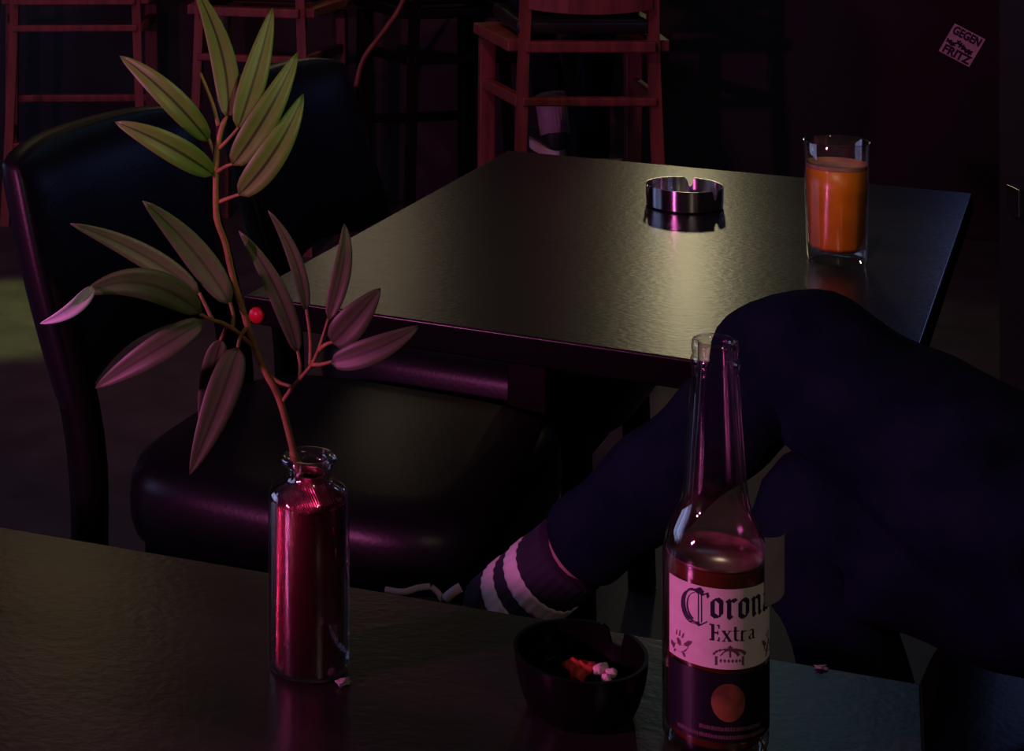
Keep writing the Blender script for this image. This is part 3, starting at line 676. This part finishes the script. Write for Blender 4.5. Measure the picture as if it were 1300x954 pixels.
# grey paper flap peeling off behind the bottle
fl = []
for i in range(7):
    a = 62+i*7; n = tocam*math.cos(math.radians(a))+rgt*math.sin(math.radians(a))
    r = 31+i*1.6
    fl.append(n*r*mm)
vs, fs = [], []
for i, p in enumerate(fl):
    for dz, off in ((.089, 0), (.129-.001*i, 0), (.129-.001*i, .0004), (.089, .0004)): vs.append(Vector((p.x+tocam.x*off, p.y+tocam.y*off, dz)))
for i in range(6):
    for k_ in range(4): fs.append((4*i+k_, 4*i+(k_+1) % 4, 4*i+4+(k_+1) % 4, 4*i+4+k_))
fs += [(0, 1, 2, 3), (24, 25, 26, 27)]
obj('paper_flap', vs, fs, M['paper'], bt, smooth=False)

# ------------------------------------------------------------------ people
def skin(name, joints, edges, m, parent, root, sub=2, disp=None):
    names = list(joints); b = base_of(parent)
    me = bpy.data.meshes.new(name); me.from_pydata([tuple(Vector(joints[n][0])-b) for n in names], [(names.index(a), names.index(c)) for a, c in edges], [])
    o = bpy.data.objects.new(name, me); C.objects.link(o)
    o.modifiers.new('skin', 'SKIN'); sv = me.skin_vertices[0].data if me.skin_vertices else None
    if sv is None:
        bm = bmesh.new(); bm.from_mesh(me); bm.verts.layers.skin.verify(); bm.to_mesh(me); bm.free(); sv = me.skin_vertices[0].data
    for i, n in enumerate(names):
        r = joints[n][1]; sv[i].radius = r if isinstance(r, tuple) else (r, r); sv[i].use_root = (n == root)
    ss = o.modifiers.new('sub', 'SUBSURF'); ss.levels = ss.render_levels = sub
    if disp:
        tx = bpy.data.textures.new(name+'_folds', 'CLOUDS'); tx.noise_scale = disp[1]; d = o.modifiers.new('d', 'DISPLACE'); d.texture = tx; d.strength = disp[0]; d.mid_level = .5
    dg = bpy.context.evaluated_depsgraph_get(); new = bpy.data.meshes.new_from_object(o.evaluated_get(dg))
    bpy.data.objects.remove(o); bpy.data.meshes.remove(me)
    new.name = name; new.materials.clear(); new.materials.append(m)
    for p in new.polygons: p.use_smooth = True
    o = bpy.data.objects.new(name, new); C.objects.link(o); o.parent = parent
    return o
def figure(name, label, base, J, pants_m, cuffL, fwd):
    """J: joint positions (pelvis, chest, neck, head, hips, knees, ankles, toes, shoulders, elbows, wrists)"""
    t = thing(name, base, label, 'person'); J = {k: Vector(v) for k, v in J.items()}
    up = Vector((0, 0, 1)); side = fwd.cross(up).normalized()
    bj = {'pelvis': (J['pelvis'], .105), 'belly': ((J['pelvis']+J['chest'])/2, .10), 'chest': (J['chest'], (.13, .105)), 'neck': (J['neck'], .050), 'chin': (J['neck']+(J['head']-J['neck'])*.5+fwd*.02, .062), 'head': (J['head'], .078), 'crown': (J['head']+up*.065, .062)}
    be = [('pelvis', 'belly'), ('belly', 'chest'), ('chest', 'neck'), ('neck', 'chin'), ('chin', 'head'), ('head', 'crown')]
    for s in 'LR':
        bj.update({'hip'+s: (J['hip'+s], .080), 'knee'+s: (J['knee'+s], .040), 'calf'+s: (J['knee'+s]*.65+J['ankle'+s]*.35, .036), 'ankle'+s: (J['ankle'+s], .031), 'heel'+s: (J.get('heel'+s, J['ankle'+s]*.7+J['toe'+s]*.3), .026), 'toe'+s: (J['toe'+s], .020),
                   'sh'+s: (J['sh'+s], .058), 'el'+s: (J['el'+s], .040), 'wr'+s: (J['wr'+s], .026)})
        be += [('pelvis', 'hip'+s), ('hip'+s, 'knee'+s), ('knee'+s, 'calf'+s), ('calf'+s, 'ankle'+s), ('ankle'+s, 'heel'+s), ('heel'+s, 'toe'+s), ('chest', 'sh'+s), ('sh'+s, 'el'+s), ('el'+s, 'wr'+s)]
        d = (J['wr'+s]-J['el'+s]).normalized(); sd2 = d.cross(up).normalized(); dn = sd2.cross(d).normalized()
        if dn.z > 0: dn = -dn
        bj['palm'+s] = (J['wr'+s]+d*.055, (.030, .018)); be.append(('wr'+s, 'palm'+s))
        for k_, (o_, L) in enumerate(((-.028, .062), (-.010, .074), (.010, .070), (.027, .054))):
            a0 = J['wr'+s]+d*.085+sd2*o_; a1 = a0+d*L*.5+dn*.008; a2 = a1+d*L*.42+dn*.022
            for nm, p_, r_2 in (('a', a0, .0095), ('b', a1, .0088), ('c', a2, .0075)): bj[f'f{s}{k_}{nm}'] = (p_, r_2)
            be += [('palm'+s, f'f{s}{k_}a'), (f'f{s}{k_}a', f'f{s}{k_}b'), (f'f{s}{k_}b', f'f{s}{k_}c')]
        th = J['wr'+s]+d*.03+sd2*(-.034); bj['t'+s+'a'] = (th, .011); bj['t'+s+'b'] = (th+d*.03-sd2*.016+dn*.006, .010); bj['t'+s+'c'] = (th+d*.055-sd2*.018+dn*.014, .008)
        be += [('wr'+s, 't'+s+'a'), ('t'+s+'a', 't'+s+'b'), ('t'+s+'b', 't'+s+'c')]
    skin('body', bj, be, M['skin'], t, 'pelvis')
    # face: nose, ears, hair
    hd = J['head']
    for nm, c, r_2 in (('nose', hd+fwd*.085-up*.012, .013), ('ear', hd+side*.078, .018), ('ear', hd-side*.078, .018), ('eye', hd+fwd*.074+side*.03+up*.012, .009), ('eye', hd+fwd*.074-side*.03+up*.012, .009)):
        bm = bmesh.new(); bmesh.ops.create_icosphere(bm, subdivisions=2, radius=r_2); me = bpy.data.meshes.new(nm); bm.to_mesh(me); bm.free(); me.materials.append(M['skin'] if nm != 'eye' else M['shoe_white'])
        oo = bpy.data.objects.new(nm, me); C.objects.link(oo); oo.parent = t; oo.location = c-Vector(base)
    bm = bmesh.new(); bmesh.ops.create_icosphere(bm, subdivisions=3, radius=1)
    for v in bm.verts: v.co = v.co*.1; v.co += (-fwd*.018+up*.035)
    bmesh.ops.delete(bm, geom=[v for v in bm.verts if v.co.dot(fwd) > .045 and v.co.z < .07], context='VERTS')
    me = bpy.data.meshes.new('hair'); bm.to_mesh(me); bm.free(); me.materials.append(M['hair'])
    oo = bpy.data.objects.new('hair', me); C.objects.link(oo); oo.parent = t; oo.location = hd-Vector(base); oo.modifiers.new('s', 'SOLIDIFY').thickness = .006
    # jacket and trousers
    jj = {'pelvis': (J['pelvis'], (.150, .125)), 'belly': (bj['belly'][0], (.142, .120)), 'chest': (J['chest'], (.158, .125)), 'collar': (J['chest']*.25+J['neck']*.75, .066)}
    je = [('pelvis', 'belly'), ('belly', 'chest'), ('chest', 'collar')]
    for s in 'LR':
        jj.update({'sh'+s: (J['sh'+s], .074), 'el'+s: (J['el'+s], .056), 'cuff'+s: (J['wr'+s]*.9+J['el'+s]*.1, .042)}); je += [('chest', 'sh'+s), ('sh'+s, 'el'+s), ('el'+s, 'cuff'+s)]
    skin('jacket', jj, je, M['jacket'], t, 'pelvis', 2, (.02, .06))
    for s in 'LR':
        hip, kn, an = J['hip'+s], J['knee'+s], J['ankle'+s]
        cuff = kn+(an-kn)*cuffL[s]
        bend = ((kn-hip).normalized()-(an-kn).normalized()).normalized()
        path = smooth_path([hip+(hip-kn)*.12, hip*.55+kn*.45, kn*.80+hip*.20, kn+bend*.004, kn*.78+cuff*.22, kn*.4+cuff*.6, cuff], 12)
        rad = []
        for i in range(len(path)):
            u_ = i/(len(path)-1)
            prof = [(0, .108), (.17, .100), (.34, .078), (.5, .063), (.62, .053), (.83, .048), (1, .046)]
            for (a, ra), (b_, rb_) in zip(prof, prof[1:]):
                if a <= u_ <= b_: rad.append(lerp(ra, rb_, (u_-a)/(b_-a))); break
        def wob(u_, a):
            return 1+.050*math.sin(46*u_+2.2*math.sin(a+1))*(.6+.4*math.sin(a*2+u_*5))+.03*math.sin(19*u_+a*2)+.02*math.sin(80*u_+3*a)*math.exp(-((u_-.52)/.16)**2)
        v, f = sweep(path, rad, 40, wob)
        f = f[:-1]
        o = obj('trouser_leg', v, f, pants_m, t, world=True); md = o.modifiers.new('s', 'SOLIDIFY'); md.thickness = .003; md.offset = -1
    return t
def shoe(t, heel, toe, ankle, m_up, m_sole, hi=.075):
    """low sneaker between heel and toe (points on the sole), opening towards the ankle"""
    h, e = Vector(heel), Vector(toe); d = e-h; L = d.length; x = d.normalized(); z = (Vector(ankle)-h); z = (z-x*z.dot(x)).normalized(); y = z.cross(x)
    secs = [(0, .020, .055), (.04, .032, hi), (.2, .036, hi), (.38, .038, hi*.9), (.55, .043, .058), (.75, .046, .047), (.92, .036, .038), (1, .016, .026)]
    vs, fs = [], []; n = 14
    for (u_, w_, hh) in secs:
        for k_ in range(n):
            a = 2*PI*k_/n; cy, cz_ = math.cos(a), math.sin(a)
            vs.append(h+x*(u_*L)+y*w_*cy+z*(.012+hh*.5+hh*.5*max(-1, cz_*1.15 if cz_ < 0 else cz_)))
    for i in range(len(secs)-1):
        for k_ in range(n): fs.append((i*n+k_, i*n+(k_+1) % n, (i+1)*n+(k_+1) % n, (i+1)*n+k_))
    fs += [tuple(range(n)), tuple(range((len(secs)-1)*n, len(secs)*n))]
    up_ = obj('shoe', vs, fs, m_up, t, world=True); up_.modifiers.new('s', 'SUBSURF').render_levels = 2
    vs, fs = [], []
    for k_ in range(24):
        a = 2*PI*k_/24; uu = .5+.52*math.cos(a); ww = (.042+.008*math.cos(a))*math.sin(a)
        for zz in (-.008, .014): vs.append(h+x*(uu*L)+y*ww+z*zz)
    for k_ in range(24):
        j = (k_+1) % 24; fs.append((2*k_, 2*j, 2*j+1, 2*k_+1))
    fs += [tuple(range(0, 48, 2)), tuple(range(1, 48, 2))]
    obj('sole', vs, fs, m_sole, up_, world=True, smooth=False)
    return up_, h, x, y, z, L

# the person in dark trousers at the dining table (only legs reach into the picture)
fw = -U; lf = Vector((-.459, -.889, 0))
PC = Vector((.95, 1.385, .60))
kL = P(1010, 462, 1.575); aL = P(703, 722, 1.78)
toeL = P(462, 815, 1.87); heelL = P(672, 880, 1.78)
J1 = dict(pelvis=PC, chest=PC-fw*.10+Vector((0, 0, .40)), neck=PC-fw*.11+Vector((0, 0, .56)), head=PC-fw*.09+Vector((0, 0, .70)),
          hipL=PC+lf*.085-Vector((0, 0, .02)), hipR=PC-lf*.085-Vector((0, 0, .02)), kneeL=kL, kneeR=Vector((.545, 1.55, .635)), ankleL=aL, ankleR=Vector((.66, 1.56, .105)),
          heelL=aL+(aL-kL).normalized()*.095, toeL=heelL*.45+toeL*.55+Vector((0, 0, .025)), toeR=Vector((.53, 1.60, .04)),
          shL=PC-fw*.10+lf*.17+Vector((0, 0, .48)), shR=PC-fw*.10-lf*.17+Vector((0, 0, .48)), elL=PC-fw*.08+lf*.24+Vector((0, 0, .21)), elR=PC-fw*.06-lf*.23+Vector((0, 0, .21)),
          wrL=PC+fw*.10+lf*.12+Vector((0, 0, .155)), wrR=PC+fw*.12-lf*.12+Vector((0, 0, .155)))
p1 = figure('person', 'seated person in dark trousers with one leg crossed and a striped sock', (PC.x, PC.y, 0), J1, M['denim'], {'L': .865, 'R': .95}, fw)
ax = (aL-kL).normalized()
def sock(t, a, end, rad0, rad1, bands, label=None):
    """ribbed sock tube from a towards end; bands = (u0, u1, material)"""
    a, end = Vector(a), Vector(end); n = 48
    for (u0, u1, m, nm) in bands:
        pts = [a.lerp(end, lerp(u0, u1, i/6)) for i in range(7)]
        pr_ = .0012 if m is M['sock_white'] else 0
        v, f = sweep(pts, [lerp(rad0, rad1, lerp(u0, u1, i/6))+pr_ for i in range(7)], n*2, lambda u_, an: 1+.016*math.cos(an*26))
        obj(nm, v, f, m, t, world=True)
sa_ = aL-ax*.034; sb_ = aL+ax*.108
sock(p1, sa_, sb_, .041, .044, [(0, .30, M['sock_dark'], 'sock_cuff'), (.30, .455, M['sock_white'], 'sock_stripe'), (.455, .60, M['sock_dark'], 'sock_band'), (.60, .755, M['sock_white'], 'sock_stripe'), (.755, 1.0, M['sock_dark'], 'sock_ankle')])
sh_, h_, x_, y_, z_, L_ = shoe(p1, heelL, toeL, aL, M['shoe_black'], M['shoe_white'], .055)
for cpts in ([P(490, 749, 1.84), P(512, 752, 1.83), P(530, 747, 1.83), P(546, 745, 1.83)], [P(548, 746, 1.83), P(556, 753, 1.825), P(562, 763, 1.82)]):
    tube('shoe_trim', cpts, .0035, .0035, M['shoe_white'], p1, 8, 5)
tube('pull_tab', [P(566, 760, 1.815), P(575, 752, 1.81), P(585, 746, 1.81)], .0050, .0050, M['shoe_white'], p1, 10, 5)
shoe(p1, Vector((.70, 1.55, .010)), Vector((.46, 1.62, .010)), Vector((.68, 1.55, .2)), M['shoe_black'], M['shoe_white'])

# the person on the bar stool beyond the table (a foot on the rung shows below the seat)
PB = Vector((.905, 4.47, .885)); f2 = Vector((0, 1, 0)); l2 = Vector((-1, 0, 0))
foot = P(693, 184, 4.72)
J2 = dict(pelvis=PB, chest=PB+Vector((0, .03, .40)), neck=PB+Vector((0, .06, .56)), head=PB+Vector((0, .09, .70)),
          hipL=PB+l2*.085, hipR=PB-l2*.085, kneeL=Vector((.86, 4.86, .83)), kneeR=Vector((1.06, 4.89, .78)), ankleL=Vector((.895, 4.70, .455)), ankleR=Vector((1.05, 4.93, .27)), toeL=Vector((.885, 4.84, .39)), toeR=Vector((1.06, 5.08, .21)),
          shL=PB+l2*.17+Vector((0, .03, .48)), shR=PB-l2*.17+Vector((0, .03, .48)), elL=PB+l2*.23+Vector((0, .14, .28)), elR=PB-l2*.23+Vector((0, .14, .28)), wrL=PB+l2*.16+Vector((0, .42, .27)), wrR=PB-l2*.16+Vector((0, .42, .27)))
p2 = figure('person', 'person in dark clothes on the bar stool, pale sock and dark shoe showing', (PB.x, PB.y, 0), J2, M['jacket'], {'L': .80, 'R': .95}, f2)
sock(p2, Vector((.889, 4.73, .535)), Vector((.897, 4.695, .425)), .044, .042, [(0, 1, M['pale_cloth'], 'sock')])
shoe(p2, Vector((.90, 4.655, .372)), Vector((.885, 4.90, .372)), Vector((.895, 4.70, .5)), M['shoe_black'], M['shoe_white'], .07)
shoe(p2, Vector((1.05, 4.86, .20)), Vector((1.06, 5.11, .19)), Vector((1.05, 4.92, .4)), M['shoe_black'], M['shoe_white'], .07)

# ------------------------------------------------------------------ pendant lamp above the bar (its glow shows on the dining table)
pl = thing('pendant_lamp', (1.55, 5.75, 1.78), 'black pendant lamp hanging above the bar counter', 'lamp')
lathe('shade', [(.10, .14), (.095, .16), (.06, .20), (.03, .22), (.028, .22), (.056, .197), (.09, .158)], M['shade'], pl, 48)
tube('cord', [(0, 0, .21), (0, 0, .7), (0, 0, 1.22)], .004, .004, M['shade'], pl, 8, 3, world=False)
